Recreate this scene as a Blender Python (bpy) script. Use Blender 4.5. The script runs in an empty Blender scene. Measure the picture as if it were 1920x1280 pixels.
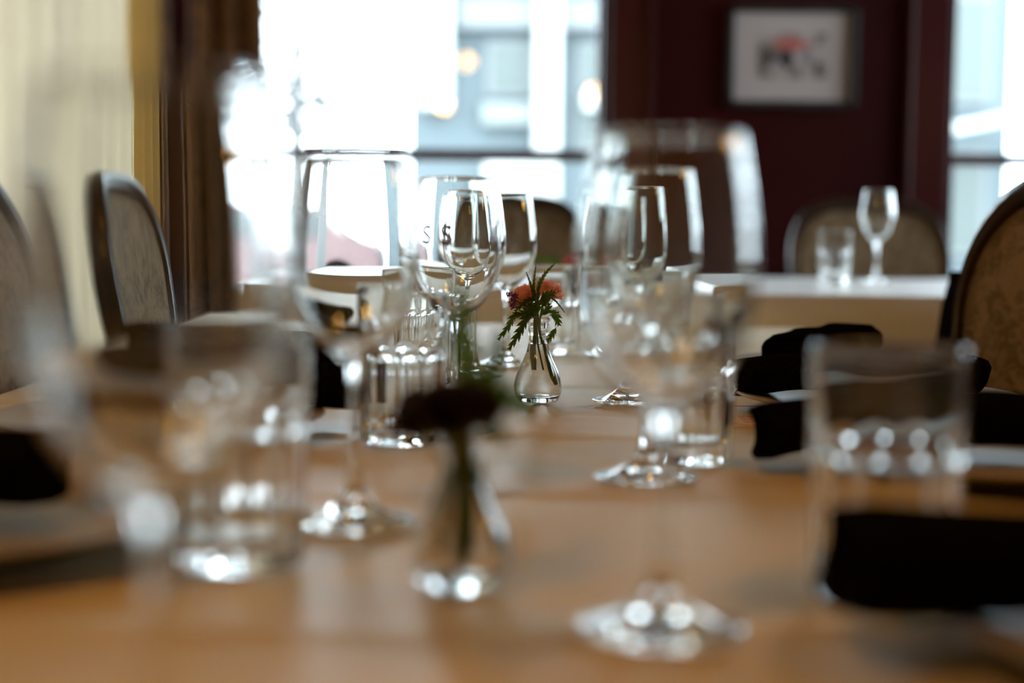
import bpy, bmesh, math, random
from mathutils import Vector, Matrix, noise
R = math.radians
PI = math.pi
sc = bpy.context.scene
COL = sc.collection

# ------------------------------------------------------------ camera, world, light, exposure
ZT = 0.75                                     # top of the long table
cam_d = bpy.data.cameras.new('camera')
cam = bpy.data.objects.new('camera', cam_d)
COL.objects.link(cam)
cam_d.sensor_width = 36.0
cam_d.lens = 50.0
cam_d.clip_start = 0.02
cam.matrix_world = (Matrix.Translation((0, 0, ZT + 0.1795)) @ Matrix.Rotation(R(90 - 4.70), 4, 'X')
                    @ Matrix.Rotation(0.0096, 4, 'Z'))
cam_d.dof.use_dof = True
cam_d.dof.focus_distance = 1.42
cam_d.dof.aperture_fstop = 2.45
sc.camera = cam

w = bpy.data.worlds.new('overcast_sky')
sc.world = w
w.use_nodes = True
wn = w.node_tree
bg = wn.nodes['Background']
bg.inputs['Color'].default_value = (0.82, 0.94, 1.04, 1)
bg.inputs['Strength'].default_value = 11.5

sc.view_settings.view_transform = 'Standard'
sc.view_settings.look = 'None'
sc.view_settings.exposure = 0.0
sc.view_settings.gamma = 1.0
sc.view_settings.use_curve_mapping = False
cy = sc.cycles
cy.max_bounces = 28
cy.transmission_bounces = 28
cy.glossy_bounces = 8
cy.diffuse_bounces = 4
cy.transparent_max_bounces = 24
cy.use_denoising = True
cy.sample_clamp_indirect = 60.0
cy.blur_glossy = 0.3

WARM = (1.0, 0.485, 0.09)


# ------------------------------------------------------------ helpers
def mat(name, col=(.8, .8, .8), rough=.5, metal=0.0, **kw):
    m = bpy.data.materials.new(name)
    m.use_nodes = True
    b = m.node_tree.nodes['Principled BSDF']
    b.inputs['Base Color'].default_value = (*col, 1)
    b.inputs['Roughness'].default_value = rough
    b.inputs['Metallic'].default_value = metal
    for k, v in kw.items():
        b.inputs[k.replace('_', ' ')].default_value = v
    return m


def noise_mat(name, c1, c2, scale=8, rough=.7, stretch=(1, 1, 1), bump=0.0, lo=.4, hi=.6, detail=4, **kw):
    m = mat(name, c1, rough, **kw)
    nt = m.node_tree
    b = nt.nodes['Principled BSDF']
    tc = nt.nodes.new('ShaderNodeTexCoord')
    mp = nt.nodes.new('ShaderNodeMapping')
    mp.inputs['Scale'].default_value = stretch
    n = nt.nodes.new('ShaderNodeTexNoise')
    n.inputs['Scale'].default_value = scale
    n.inputs['Detail'].default_value = detail
    r = nt.nodes.new('ShaderNodeValToRGB')
    r.color_ramp.elements[0].position = lo
    r.color_ramp.elements[1].position = hi
    r.color_ramp.elements[0].color = (*c1, 1)
    r.color_ramp.elements[1].color = (*c2, 1)
    L = nt.links.new
    L(tc.outputs['Object'], mp.inputs[0]); L(mp.outputs[0], n.inputs['Vector'])
    L(n.outputs['Fac'], r.inputs[0]); L(r.outputs[0], b.inputs['Base Color'])
    if bump:
        bp = nt.nodes.new('ShaderNodeBump')
        bp.inputs['Strength'].default_value = bump
        bp.inputs['Distance'].default_value = .002
        L(n.outputs['Fac'], bp.inputs['Height']); L(bp.outputs[0], b.inputs['Normal'])
    return m


def glass_mat(name, ior=1.5, col=(1, 1, 1)):
    m = bpy.data.materials.new(name)
    m.use_nodes = True
    nt = m.node_tree
    nt.nodes.clear()
    o = nt.nodes.new('ShaderNodeOutputMaterial')
    g = nt.nodes.new('ShaderNodeBsdfGlass')
    g.inputs['IOR'].default_value = ior
    g.inputs['Roughness'].default_value = 0
    g.inputs['Color'].default_value = (*col, 1)
    nt.links.new(g.outputs[0], o.inputs[0])
    return m


def pane_mat(name):
    m = bpy.data.materials.new(name)
    m.use_nodes = True
    nt = m.node_tree
    nt.nodes.clear()
    o = nt.nodes.new('ShaderNodeOutputMaterial')
    t = nt.nodes.new('ShaderNodeBsdfTransparent')
    t.inputs[0].default_value = (.96, .98, .98, 1)
    g = nt.nodes.new('ShaderNodeBsdfGlossy')
    g.inputs['Roughness'].default_value = 0.02
    f = nt.nodes.new('ShaderNodeFresnel')
    f.inputs[0].default_value = 1.45
    x = nt.nodes.new('ShaderNodeMixShader')
    nt.links.new(f.outputs[0], x.inputs[0]); nt.links.new(t.outputs[0], x.inputs[1])
    nt.links.new(g.outputs[0], x.inputs[2]); nt.links.new(x.outputs[0], o.inputs[0])
    return m


def leafy(name, col, trans, fac=.4, rough=.5):
    m = bpy.data.materials.new(name)
    m.use_nodes = True
    nt = m.node_tree
    b = nt.nodes['Principled BSDF']
    b.inputs['Base Color'].default_value = (*col, 1)
    b.inputs['Roughness'].default_value = rough
    o = nt.nodes['Material Output']
    t = nt.nodes.new('ShaderNodeBsdfTranslucent')
    t.inputs[0].default_value = (*trans, 1)
    x = nt.nodes.new('ShaderNodeMixShader')
    x.inputs[0].default_value = fac
    nt.links.new(b.outputs[0], x.inputs[1]); nt.links.new(t.outputs[0], x.inputs[2])
    nt.links.new(x.outputs[0], o.inputs[0])
    return m


def obj(name, bm, m, parent=None, smooth=False, loc=None):
    if isinstance(bm, bmesh.types.BMesh):
        me = bpy.data.meshes.new(name)
        bmesh.ops.recalc_face_normals(bm, faces=bm.faces)
        bm.to_mesh(me)
        bm.free()
    else:
        me = bm
    if smooth:
        for p in me.polygons:
            p.use_smooth = True
    if m is not None and not me.materials:
        me.materials.append(m)
    o = bpy.data.objects.new(name, me)
    COL.objects.link(o)
    if parent:
        o.parent = parent
    if loc:
        o.location = loc
    return o


def tag(o, label, cat, group=None, kind=None):
    o['label'] = label
    o['category'] = cat
    if group:
        o['group'] = group
    if kind:
        o['kind'] = kind
    return o


def thing(name, label, cat, loc=(0, 0, 0), rz=0, group=None):
    o = bpy.data.objects.new(name, None)
    o.empty_display_size = .05
    COL.objects.link(o)
    o.location = loc
    o.rotation_euler = (0, 0, rz)
    return tag(o, label, cat, group)


def struct(name, bm, m, parent=None, smooth=False):
    o = obj(name, bm, m, parent, smooth)
    if parent is None:
        o['kind'] = 'structure'
    return o


def dup(root, loc, rz, label, group=None):
    r = root.copy()
    COL.objects.link(r)
    r.location = loc
    r.rotation_euler = (0, 0, rz)
    r['label'] = label
    if group:
        r['group'] = group
    for ch in list(root.children):
        c = ch.copy(); COL.objects.link(c); c.parent = r
        for g in ch.children:
            d = g.copy(); COL.objects.link(d); d.parent = c
    return r


def add_box(bm, c, s, rz=0, bev=0):
    t = bmesh.ops.create_cube(bm, size=1, matrix=Matrix.Translation(c) @ Matrix.Rotation(rz, 4, 'Z') @ Matrix.Diagonal((*s, 1)))
    if bev:
        es = list({e for v in t['verts'] for e in v.link_edges})
        bmesh.ops.bevel(bm, geom=es, offset=bev, segments=2, profile=.6, affect='EDGES')
    return bm


def box(c, s, rz=0, bev=0):
    return add_box(bmesh.new(), c, s, rz, bev)


def bx(x0, x1, y0, y1, z0, z1, bev=0, bm=None):
    return add_box(bm or bmesh.new(), ((x0 + x1) / 2, (y0 + y1) / 2, (z0 + z1) / 2), (x1 - x0, y1 - y0, z1 - z0), 0, bev)


def catmull(pts, n):
    out = []
    P = [Vector(p) for p in pts]
    for i in range(len(P) - 1):
        p0 = P[max(i - 1, 0)]; p1 = P[i]; p2 = P[i + 1]; p3 = P[min(i + 2, len(P) - 1)]
        for k in range(n):
            t = k / n
            out.append(.5 * ((2 * p1) + (-p0 + p2) * t + (2 * p0 - 5 * p1 + 4 * p2 - p3) * t * t + (-p0 + 3 * p1 - 3 * p2 + p3) * t ** 3))
    out.append(P[-1])
    return out


def lathe(profile, segs=64, fr=None):
    """profile: list of (r, z); fr(ang, r, z, i) gives a modulated radius"""
    bm = bmesh.new()
    rings = []
    for i, p in enumerate(profile):
        r, z = p[0], p[1]
        if r < 1e-5:
            rings.append([bm.verts.new((0, 0, z))])
        else:
            ring = []
            for k in range(segs):
                a = 2 * PI * k / segs
                rr = fr(a, r, z, i) if fr else r
                ring.append(bm.verts.new((rr * math.cos(a), rr * math.sin(a), z)))
            rings.append(ring)
    for a, b in zip(rings, rings[1:]):
        if len(a) == 1 and len(b) == 1:
            continue
        for k in range(segs):
            k2 = (k + 1) % segs
            if len(a) == 1:
                bm.faces.new((a[0], b[k2], b[k]))
            elif len(b) == 1:
                bm.faces.new((a[k], a[k2], b[0]))
            else:
                bm.faces.new((a[k], a[k2], b[k2], b[k]))
    return bm


def mesh_no_recalc(name, bm, smooth=True):
    me = bpy.data.meshes.new(name)
    bm.to_mesh(me)
    bm.free()
    if smooth:
        for p in me.polygons:
            p.use_smooth = True
    return me


def tube(bm, pts, r, segs=8, r_end=None, cap=True):
    P = [Vector(p) for p in pts]
    rings = []
    n = len(P)
    for i, p in enumerate(P):
        d = (P[min(i + 1, n - 1)] - P[max(i - 1, 0)]).normalized()
        u = d.orthogonal().normalized() if i == 0 else (u - d * u.dot(d)).normalized()
        v = d.cross(u)
        rr = r if r_end is None else r + (r_end - r) * i / (n - 1)
        rings.append([bm.verts.new(p + (u * math.cos(2 * PI * k / segs) + v * math.sin(2 * PI * k / segs)) * rr) for k in range(segs)])
    for a, b in zip(rings, rings[1:]):
        for k in range(segs):
            bm.faces.new((a[k], a[(k + 1) % segs], b[(k + 1) % segs], b[k]))
    if cap:
        bm.faces.new(rings[0][::-1]); bm.faces.new(rings[-1])
    return bm


# ------------------------------------------------------------ materials
M_glass = glass_mat('clear_glass', 1.51, (.985, .99, .985))
M_water = glass_mat('water', 1.33)
M_pane = pane_mat('window_glass')
M_maroon = noise_mat('maroon_paint', (.027, .0012, .0016), (.033, .0016, .0022), 3, .5, Specular_IOR_Level=.12)
M_trim = mat('maroon_gloss_trim', (.045, .006, .008), .3, Specular_IOR_Level=.3)
M_ceiling = mat('ceiling_paint', (.16, .12, .09), .8)
M_floor = noise_mat('dark_floorboards', (.06, .03, .015), (.09, .045, .02), 4, .4, (1, 8, 1))
M_plaster = noise_mat('cream_plaster', (.66, .62, .52), (.72, .68, .58), 5, .8)
M_napkin = noise_mat('black_napkin', (.0025, .0022, .0022), (.005, .0045, .0045), 300, .9, bump=.3)
M_napkin.node_tree.nodes['Principled BSDF'].inputs['Specular IOR Level'].default_value = .0
M_plate = mat('cream_china', (.34, .28, .20), .45, Specular_IOR_Level=.3)
M_steel = mat('polished_steel', (.75, .74, .72), .14, 1.0)
M_card = mat('cream_card', (.72, .66, .56), .6)
M_red = mat('red_ink', (.55, .02, .03), .5)
M_black = mat('black_frame', (.006, .005, .005), .5)
M_wood = noise_mat('dark_mahogany', (.018, .009, .006), (.035, .016, .010), 6, .28, (1, 1, 8))
M_lowblack = mat('black_leather', (.0035, .002, .0018), .9, Specular_IOR_Level=0.0)
M_stem = mat('flower_stem', (.10, .16, .03), .45)
M_leaf = leafy('fern_green', (.030, .075, .010), (.12, .22, .02), .35)
M_petal = leafy('salmon_petal', (.95, .56, .44), (.98, .60, .44), .55)
M_purple = leafy('purple_petal', (.13, .035, .30), (.25, .07, .50), .3)
M_dark_petal = leafy('burgundy_petal', (.010, .0004, .0035), (.025, .001, .005), .2)
M_pinkred = leafy('rose_petal', (.65, .10, .10), (.8, .14, .12), .4)
M_etch = mat('etched_grey_lettering', (.15, .14, .14), .6)
M_metal_dark = mat('lamp_metal', (.05, .04, .03), .4, 1.0)


def cloth_mat(name, c1, c2, rough=.52):
    m = noise_mat(name, c1, c2, 2.5, .85, lo=.3, hi=.7)
    nt = m.node_tree
    b = nt.nodes['Principled BSDF']
    b.inputs['Roughness'].default_value = rough
    b.inputs['Specular IOR Level'].default_value = .5
    b.inputs['Sheen Weight'].default_value = .1
    tc = nt.nodes.new('ShaderNodeTexCoord')
    n = nt.nodes.new('ShaderNodeTexNoise')
    n.inputs['Scale'].default_value = 14
    n.inputs['Detail'].default_value = 6
    bp = nt.nodes.new('ShaderNodeBump')
    bp.inputs['Strength'].default_value = .25
    bp.inputs['Distance'].default_value = .01
    nt.links.new(tc.outputs['Object'], n.inputs['Vector'])
    nt.links.new(n.outputs['Fac'], bp.inputs['Height'])
    nt.links.new(bp.outputs[0], b.inputs['Normal'])
    return m


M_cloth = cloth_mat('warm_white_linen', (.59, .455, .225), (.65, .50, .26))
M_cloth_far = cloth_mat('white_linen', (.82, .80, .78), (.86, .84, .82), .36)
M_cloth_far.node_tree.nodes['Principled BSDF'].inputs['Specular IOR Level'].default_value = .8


def damask(name, base, fig, sc_=14):
    m = mat(name, base, .75)
    nt = m.node_tree
    b = nt.nodes['Principled BSDF']
    b.inputs['Specular IOR Level'].default_value = .15
    tc = nt.nodes.new('ShaderNodeTexCoord')
    n1 = nt.nodes.new('ShaderNodeTexNoise'); n1.inputs['Scale'].default_value = sc_; n1.inputs['Detail'].default_value = 5
    n1.inputs['Distortion'].default_value = 2.2
    wv = nt.nodes.new('ShaderNodeTexNoise'); wv.inputs['Scale'].default_value = 55; wv.inputs['Distortion'].default_value = 1.5
    wv.inputs['Detail'].default_value = 2
    mul = nt.nodes.new('ShaderNodeMath'); mul.operation = 'MULTIPLY'
    r = nt.nodes.new('ShaderNodeValToRGB')
    r.color_ramp.elements[0].position = .19; r.color_ramp.elements[1].position = .33
    r.color_ramp.elements[0].color = (*base, 1); r.color_ramp.elements[1].color = (*fig, 1)
    L = nt.links.new
    L(tc.outputs['Object'], n1.inputs['Vector']); L(tc.outputs['Object'], wv.inputs['Vector'])
    L(n1.outputs['Fac'], mul.inputs[0]); L(wv.outputs['Fac'], mul.inputs[1])
    L(mul.outputs[0], r.inputs[0]); L(r.outputs[0], b.inputs['Base Color'])
    bp = nt.nodes.new('ShaderNodeBump'); bp.inputs['Strength'].default_value = .3; bp.inputs['Distance'].default_value = .002
    L(mul.outputs[0], bp.inputs['Height']); L(bp.outputs[0], b.inputs['Normal'])
    return m


M_damask = damask('tan_damask', (.26, .18, .105), (.14, .097, .055))
M_drape = damask('brown_patterned_drape', (.13, .055, .018), (.045, .020, .008), 9)
M_gold = leafy('gold_drape', (.55, .38, .13), (.40, .27, .085), .6, .6)
M_sheer = leafy('cream_sheer', (.66, .59, .49), (.56, .50, .40), .7, .8)

# ------------------------------------------------------------ room shell
X0, X1, Y0, Y1, ZC = -1.335, 3.6, -3.0, 5.2, 2.95
T = .18
struct('floor', bx(X0 - .3, X1 + .3, Y0 - .3, Y1 + T, -.1, 0), M_floor)
struct('ceiling', bx(X0 - .3, X1 + .3, Y0 - .3, Y1 + T, ZC, ZC + .1), M_ceiling)
struct('wall_behind', bx(X0 - .3, X1 + .3, Y0 - .15, Y0, 0, ZC), M_maroon)


def wall_openings_y(name, y0, y1, xa, xb, holes, m):
    bm = bmesh.new()
    x = xa
    for (h0, h1, z0, z1) in holes:
        bx(x, h0, y0, y1, 0, ZC, 0, bm)
        bx(h0, h1, y0, y1, 0, z0, 0, bm)
        bx(h0, h1, y0, y1, z1, ZC, 0, bm)
        x = h1
    bx(x, xb, y0, y1, 0, ZC, 0, bm)
    return struct(name, bm, m)


def wall_openings_x(name, x0, x1, ya, yb, holes, m):
    bm = bmesh.new()
    y = ya
    for (h0, h1, z0, z1) in holes:
        bx(x0, x1, y, h0, 0, ZC, 0, bm)
        bx(x0, x1, h0, h1, 0, z0, 0, bm)
        bx(x0, x1, h0, h1, z1, ZC, 0, bm)
        y = h1
    bx(x0, x1, y, yb, 0, ZC, 0, bm)
    return struct(name, bm, m)


WZ0, WZM, WZ1 = .50, 1.182, 2.72
W1 = (-1.17, .345)
W2 = (1.57, 2.67)
wall_openings_y('wall_back', Y1, Y1 + T, X0 - .3, X1 + .3, [(*W1, WZ0, WZ1), (*W2, WZ0, WZ1)], M_maroon)
WL = (3.05, 5.02, .35, 2.60)
wall_openings_x('wall_left', X0 - T, X0, Y0, Y1, [WL], M_plaster)
WR = (2.62, 4.95, .95, 2.6)
wall_openings_x('wall_right', X1, X1 + T, Y0, Y1, [WR], M_maroon)


def sash_window(name, a, b):
    """double hung window in the back wall"""
    yy = Y1
    f = bmesh.new()
    j = .03
    bx(a, a + j, yy + .02, yy + .14, WZ0, WZ1, .004, f)
    bx(b - j, b, yy + .02, yy + .14, WZ0, WZ1, .004, f)
    bx(a, b, yy + .02, yy + .14, WZ1 - j, WZ1, .004, f)
    bx(a, b, yy + .02, yy + .14, WZ0, WZ0 + j, .004, f)
    r = struct(name, f, M_trim)
    for nm, z0, z1, dy in (('lower_sash', WZ0 + j, WZM + .022, .05), ('upper_sash', WZM - .022, WZ1 - j, .09)):
        s = bmesh.new()
        bx(a + j, a + j + .012, yy + dy, yy + dy + .03, z0, z1, .002, s)
        bx(b - j - .012, b - j, yy + dy, yy + dy + .03, z0, z1, .002, s)
        bx(a + j, b - j, yy + dy, yy + dy + .03, z0, z0 + (.044 if nm == 'upper_sash' else .05), .002, s)
        bx(a + j, b - j, yy + dy, yy + dy + .03, z1 - .044, z1, .002, s)
        so = obj(nm, s, M_trim, r)
        obj('pane', bx(a + j, b - j, yy + dy + .013, yy + dy + .017, z0, z1), M_pane, so)
    c = bmesh.new()       # casing, both sides and head
    cw = .155
    for (u, v) in ((a - cw, a), (b, b + cw)):
        bx(u, v, yy - .022, yy, 0, WZ1 + .12, .004, c)
        o_ = u if v == a else v
        bx(o_ - .018 if o_ == v else o_, o_ if o_ == v else o_ + .018, yy - .04, yy - .02, 0, WZ1 + .12, .006, c)
    bx(a - cw, b + cw, yy - .022, yy, WZ1, WZ1 + .12, .004, c)
    obj('casing', c, M_trim, r)
    obj('window_sill', bx(a - .02, b + .02, yy - .07, yy + .14, WZ0 - .035, WZ0, .006), M_trim, r)
    return r


sash_window('window_1', *W1)
sash_window('window_2', *W2)


def side_window(name, xw, h, m):
    y0, y1, z0, z1 = h
    s = bmesh.new()
    for (a, b, c, d) in ((y0, y0 + .05, z0, z1), (y1 - .05, y1, z0, z1), (y0, y1, z0, z0 + .05), (y0, y1, z1 - .05, z1),
                         ((y0 + y1) / 2 - .02, (y0 + y1) / 2 + .02, z0, z1)):
        bx(xw - .03, xw + .03, a, b, c, d, .004, s)
    r = struct(name, s, m)
    obj('pane', bx(xw - .003, xw + .003, y0 + .04, y1 - .04, z0 + .04, z1 - .04), M_pane, r)
    return r


side_window('window_3', X1 + .09, WR, M_trim)
side_window('window_4', X0 - .09, WL, M_trim)
struct('baseboard_back', bx(W1[1] + .16, W2[0] - .16, Y1 - .018, Y1, 0, .14, .004), M_trim)
struct('trim_1', bx(W1[1] + .16, W2[0] - .16, Y1 - .03, Y1, 2.62, 2.70, .006), M_trim)


# ------------------------------------------------------------ curtains
def curtain(name, p0, p1, z0, z1, folds, amp, m, label, cat='curtain', seed=1, thick=.004, parent=None, cols=None):
    rnd = random.Random(seed)
    p0 = Vector(p0); p1 = Vector(p1)
    d = (p1 - p0); L = d.length; d.normalize()
    nrm = Vector((-d.y, d.x))
    n = folds * 14
    rows = 14
    ph = [rnd.uniform(-.5, .5) for _ in range(folds + 2)]
    bm = bmesh.new()
    grid = []
    for j in range(rows + 1):
        z = z0 + (z1 - z0) * j / rows
        row = []
        for i in range(n + 1):
            t = i / n
            f = t * folds
            a = amp * (.75 + .3 * ph[int(f)]) * math.sin(2 * PI * f + .6 * ph[int(f)] + .5 * math.sin(z * 1.7 + ph[int(f)]))
            q = p0 + d * (L * t) + nrm * a
            row.append(bm.verts.new((q.x, q.y, z)))
        grid.append(row)
    for j in range(rows):
        for i in range(n):
            bm.faces.new((grid[j][i], grid[j][i + 1], grid[j + 1][i + 1], grid[j + 1][i]))
    o = obj(name, bm, m, parent, smooth=True)
    s = o.modifiers.new('thickness', 'SOLIDIFY'); s.thickness = thick
    if parent is None:
        tag(o, label, cat)
    return o


rail = thing('curtain_rail', 'dark curtain rail above the cream sheer curtain along the left wall', 'curtain rail', (X0 + .09, 3.1, 2.70))
rb = bmesh.new(); tube(rb, [(0, -1.75, 0), (0, 1.95, 0)], .014, 12)
obj('rod', rb, M_metal_dark, rail, True)
for k, yy in enumerate((-1.6, 0.1, 1.8)):
    obj('bracket', box((-.045, yy, 0), (.09, .02, .03), 0, .004), M_metal_dark, rail)
curtain('sheer_curtain', (X0 + .08, 1.45), (X0 + .08, 4.62), .04, 2.67, 17, .026, M_sheer,
        'cream sheer curtain hanging in folds across the left wall')
curtain('gold_curtain', (X0 + .09, 4.66), (X0 + .10, 4.98), .04, 2.67, 3, .022, M_gold,
        'narrow gold curtain at the far end of the left wall')
curtain('dark_drape', (-1.285, 5.06), (-1.215, 5.07), .04, 2.75, 2, .02, M_drape,
        'narrow strip of dark brown drape in the corner beside the window casing', seed=5)
curtain('patterned_drape', (-1.14, 5.05), (-.885, 5.05), .04, 2.75, 3, .028, M_drape,
        'dark brown patterned drape hanging over the left edge of the big window', seed=9, thick=.008)
dr = bmesh.new(); tube(dr, [(-1.31, 5.06, 2.77), (.6, 5.06, 2.77)], .015, 12)
tag(obj('drape_rod', dr, M_metal_dark, None, True), 'dark rod carrying the brown drapes above the big window', 'curtain rod')

# ------------------------------------------------------------ framed picture
pw = bmesh.new()
px0, px1, pz0, pz1 = .762, 1.232, 1.357, 1.722
fb = .026
pic = thing('framed_picture', 'black framed print with a wide pale mat on the maroon wall', 'picture', ((px0 + px1) / 2, Y1 - .001, (pz0 + pz1) / 2))
hw, hh = (px1 - px0) / 2, (pz1 - pz0) / 2
for (a, b, c, d) in ((-hw, hw, hh - fb, hh), (-hw, hw, -hh, -hh + fb), (-hw, -hw + fb, -hh, hh), (hw - fb, hw, -hh, hh)):
    bx(a, b, -.035, -.002, c, d, .004, pw)
obj('frame', pw, M_black, pic)
M_mat = mat('picture_mat', (.46, .39, .37), .8)
obj('mat_board', bx(-hw + fb, hw - fb, -.012, -.006, -hh + fb, hh - fb), M_mat, pic)


def print_mat():
    m = mat('sketch_print', (.5, .4, .37), .8)
    nt = m.node_tree; b = nt.nodes['Principled BSDF']
    tc = nt.nodes.new('ShaderNodeTexCoord')
    n = nt.nodes.new('ShaderNodeTexNoise'); n.inputs['Scale'].default_value = 14; n.inputs['Detail'].default_value = 3
    r = nt.nodes.new('ShaderNodeValToRGB')
    e = r.color_ramp.elements
    e[0].position = .40; e[0].color = (.16, .12, .10, 1)
    e[1].position = .56; e[1].color = (.42, .35, .33, 1)
    nt.links.new(tc.outputs['Object'], n.inputs['Vector']); nt.links.new(n.outputs['Fac'], r.inputs[0])
    nt.links.new(r.outputs[0], b.inputs['Base Color'])
    return m


art = obj('print', bx(-.12, .13, -.0145, -.012, -.075, .085), print_mat(), pic)
blk = mat('ink_black', (.03, .025, .025), .8)
inkr = mat('ink_red', (.45, .12, .10), .8)
inkg = mat('ink_grey', (.22, .20, .22), .8)
for (cx, cz, rx, rz_, mm) in ((-.085, -.005, .016, .028, blk), (-.015, -.012, .026, .036, blk), (.055, .0, .018, .026, inkg),
                             (.095, -.035, .014, .022, blk), (-.01, .045, .055, .022, inkr), (-.055, -.02, .012, .02, inkg),
                             (.04, .045, .03, .012, inkr)):
    bm = bmesh.new()
    bmesh.ops.create_circle(bm, cap_ends=True, segments=14, radius=1, matrix=Matrix.Translation((cx, -.0148 - random.Random(cx).random() * .0003, cz)) @ Matrix.Diagonal((rx, 1, rz_, 1)) @ Matrix.Rotation(PI / 2, 4, 'X'))
    for v in bm.verts:
        v.co.x += .2 * rx * math.sin(v.co.z * 400); v.co.z += .2 * rz_ * math.cos(v.co.x * 300)
    obj('ink_blot', bm, mm, art)

# ------------------------------------------------------------ outside
M_street = mat('pale_pavement', (.23, .23, .215), .9)
M_facade = mat('blue_grey_render', (.105, .132, .142), .8)
M_white = mat('white_pilaster', (.46, .47, .45), .7)
M_owin = mat('office_glass', (.080, .100, .093), .35)
M_sill = mat('pale_band', (.175, .19, .192), .8)
struct('ground', bx(-45, 60, Y1 + T, 70, -.35, -.25), M_street)
bd = thing('office_building', 'pale blue grey building with white columns seen through the windows', 'building', (0, 20, -.25))
obj('wall', bx(-1.45, 6.9, .0, 8, 0, 9), M_facade, bd)
for (a, b, z0) in ((-1.30, -.86, 2.75), (.28, .62, .8), (3.0, 3.4, 0), (4.9, 5.3, 0)):
    obj('column', bx(a, b, -.5, -.02, z0, 8.9, .02), M_white, bd)
obj('plinth', bx(-.4, .3, -.45, -.02, .2, 2.05, .02), M_white, bd)
obj('cornice', bx(-.8, 2.9, -.3, -.02, 3.85, 4.25, .02), M_sill, bd)
obj('ledge', bx(-.45, .27, -.25, -.02, 2.55, 2.85, .02), mat('pale_green_band', (.20, .225, .212), .8), bd)
for (a, b, c, d) in ((-.40, .26, 2.95, 3.72), (.85, 1.9, 2.2, 3.7), (2.1, 2.9, 1.2, 3.7), (3.5, 4.8, .8, 2.3), (3.5, 4.8, 2.9, 4.4), (5.4, 6.6, 2.9, 4.4), (5.4, 6.6, .8, 2.3), (-.4, 2.8, 4.9, 6.4), (3.5, 6.6, 5.1, 6.6)):
    wf = obj('window', bx(a, b, -.10, -.01, c, d, .01), M_sill, bd)
    obj('pane', bx(a + .08, b - .08, -.12, -.09, c + .08, d - .08), M_owin, wf)
obj('sign_board', bx(.95, 1.35, -.35, -.13, 2.75, 3.0, .03), M_white, bd)
cnp = bmesh.new()
add_box(cnp, (6.05, -.9, 2.55), (1.9, 1.0, .12))
bmesh.ops.rotate(cnp, verts=cnp.verts, cent=(6.05, -.9, 2.55), matrix=Matrix.Rotation(R(-12), 3, 'Y'))
obj('canopy', cnp, M_white, bd)

M_bark = mat('pale_bark', (.13, .13, .13), .9)
M_tree = leafy('hazy_leaves', (.15, .15, .145), (.17, .175, .165), .4)
tr = thing('street_tree', 'pale hazy tree on the pavement outside the big window', 'tree', (-2.05, 13.5, -.25))
tb = bmesh.new(); tube(tb, [(0, 0, 0), (.05, 0, 1.2), (-.02, .05, 2.2), (.05, 0, 3.2)], .10, 10, .05)
obj('trunk', tb, M_bark, tr, True)
rnd = random.Random(4)
for k in range(6):
    z = 1.7 + .25 * k; a = rnd.uniform(0, 6.28); l = rnd.uniform(.5, .9)
    b_ = bmesh.new(); tube(b_, [(0, 0, z), (l * .5 * math.cos(a), l * .5 * math.sin(a), z + .35), (l * math.cos(a), l * math.sin(a), z + .5)], .035, 6, .012)
    obj('branch', b_, M_bark, tr, True)
fl = bmesh.new()
for k in range(420):
    a = rnd.uniform(0, 6.28); rr = .25 + .45 * rnd.random(); z = rnd.gauss(2.45, .35)
    c = Vector((rr * math.cos(a), rr * math.sin(a), z)); u = Vector((rnd.gauss(0, 1), rnd.gauss(0, 1), rnd.gauss(0, 1))).normalized() * .07
    v = u.orthogonal().normalized() * .045
    fl.faces.new([fl.verts.new(c + u), fl.verts.new(c + v), fl.verts.new(c - u), fl.verts.new(c - v)])
fo = obj('foliage', fl, M_tree, tr); fo['kind'] = 'stuff'

# parked red car, far outside
car = thing('parked_car', 'red car parked outside beyond the lower left window pane', 'car', (-3.6, 19.0, -.25))
body = bmesh.new()
prof = [(-2.0, .35), (-2.05, .75), (-1.9, .95), (-1.1, 1.02), (-.6, 1.42), (.7, 1.45), (1.25, 1.05), (1.95, .92), (2.05, .6), (2.0, .35)]
va = [body.verts.new((x, -.8, z)) for x, z in prof]; vb = [body.verts.new((x, .8, z)) for x, z in prof]
body.faces.new(va); body.faces.new(vb[::-1])
for i in range(len(prof)):
    j = (i + 1) % len(prof)
    body.faces.new((va[i], vb[i], vb[j], va[j]))
bmesh.ops.bevel(body, geom=list(body.edges), offset=.05, segments=2, affect='EDGES')
obj('body', body, mat('faded_red_car_paint', (.16, .095, .095), .3), car)
for s in (-.82, .82):
    obj('side_window', bx(-.75, .95, s - .02, s + .02, 1.02, 1.36, .01), mat('car_glass', (.05, .06, .06), .1), car)
for x in (-1.25, 1.25):
    for y in (-.78, .78):
        wb = bmesh.new(); bmesh.ops.create_cone(wb, cap_ends=True, segments=20, radius1=.33, radius2=.33, depth=.2, matrix=Matrix.Translation((x, y, .33)) @ Matrix.Rotation(PI / 2, 4, 'X'))
        obj('wheel', wb, M_lowblack, car)

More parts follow.
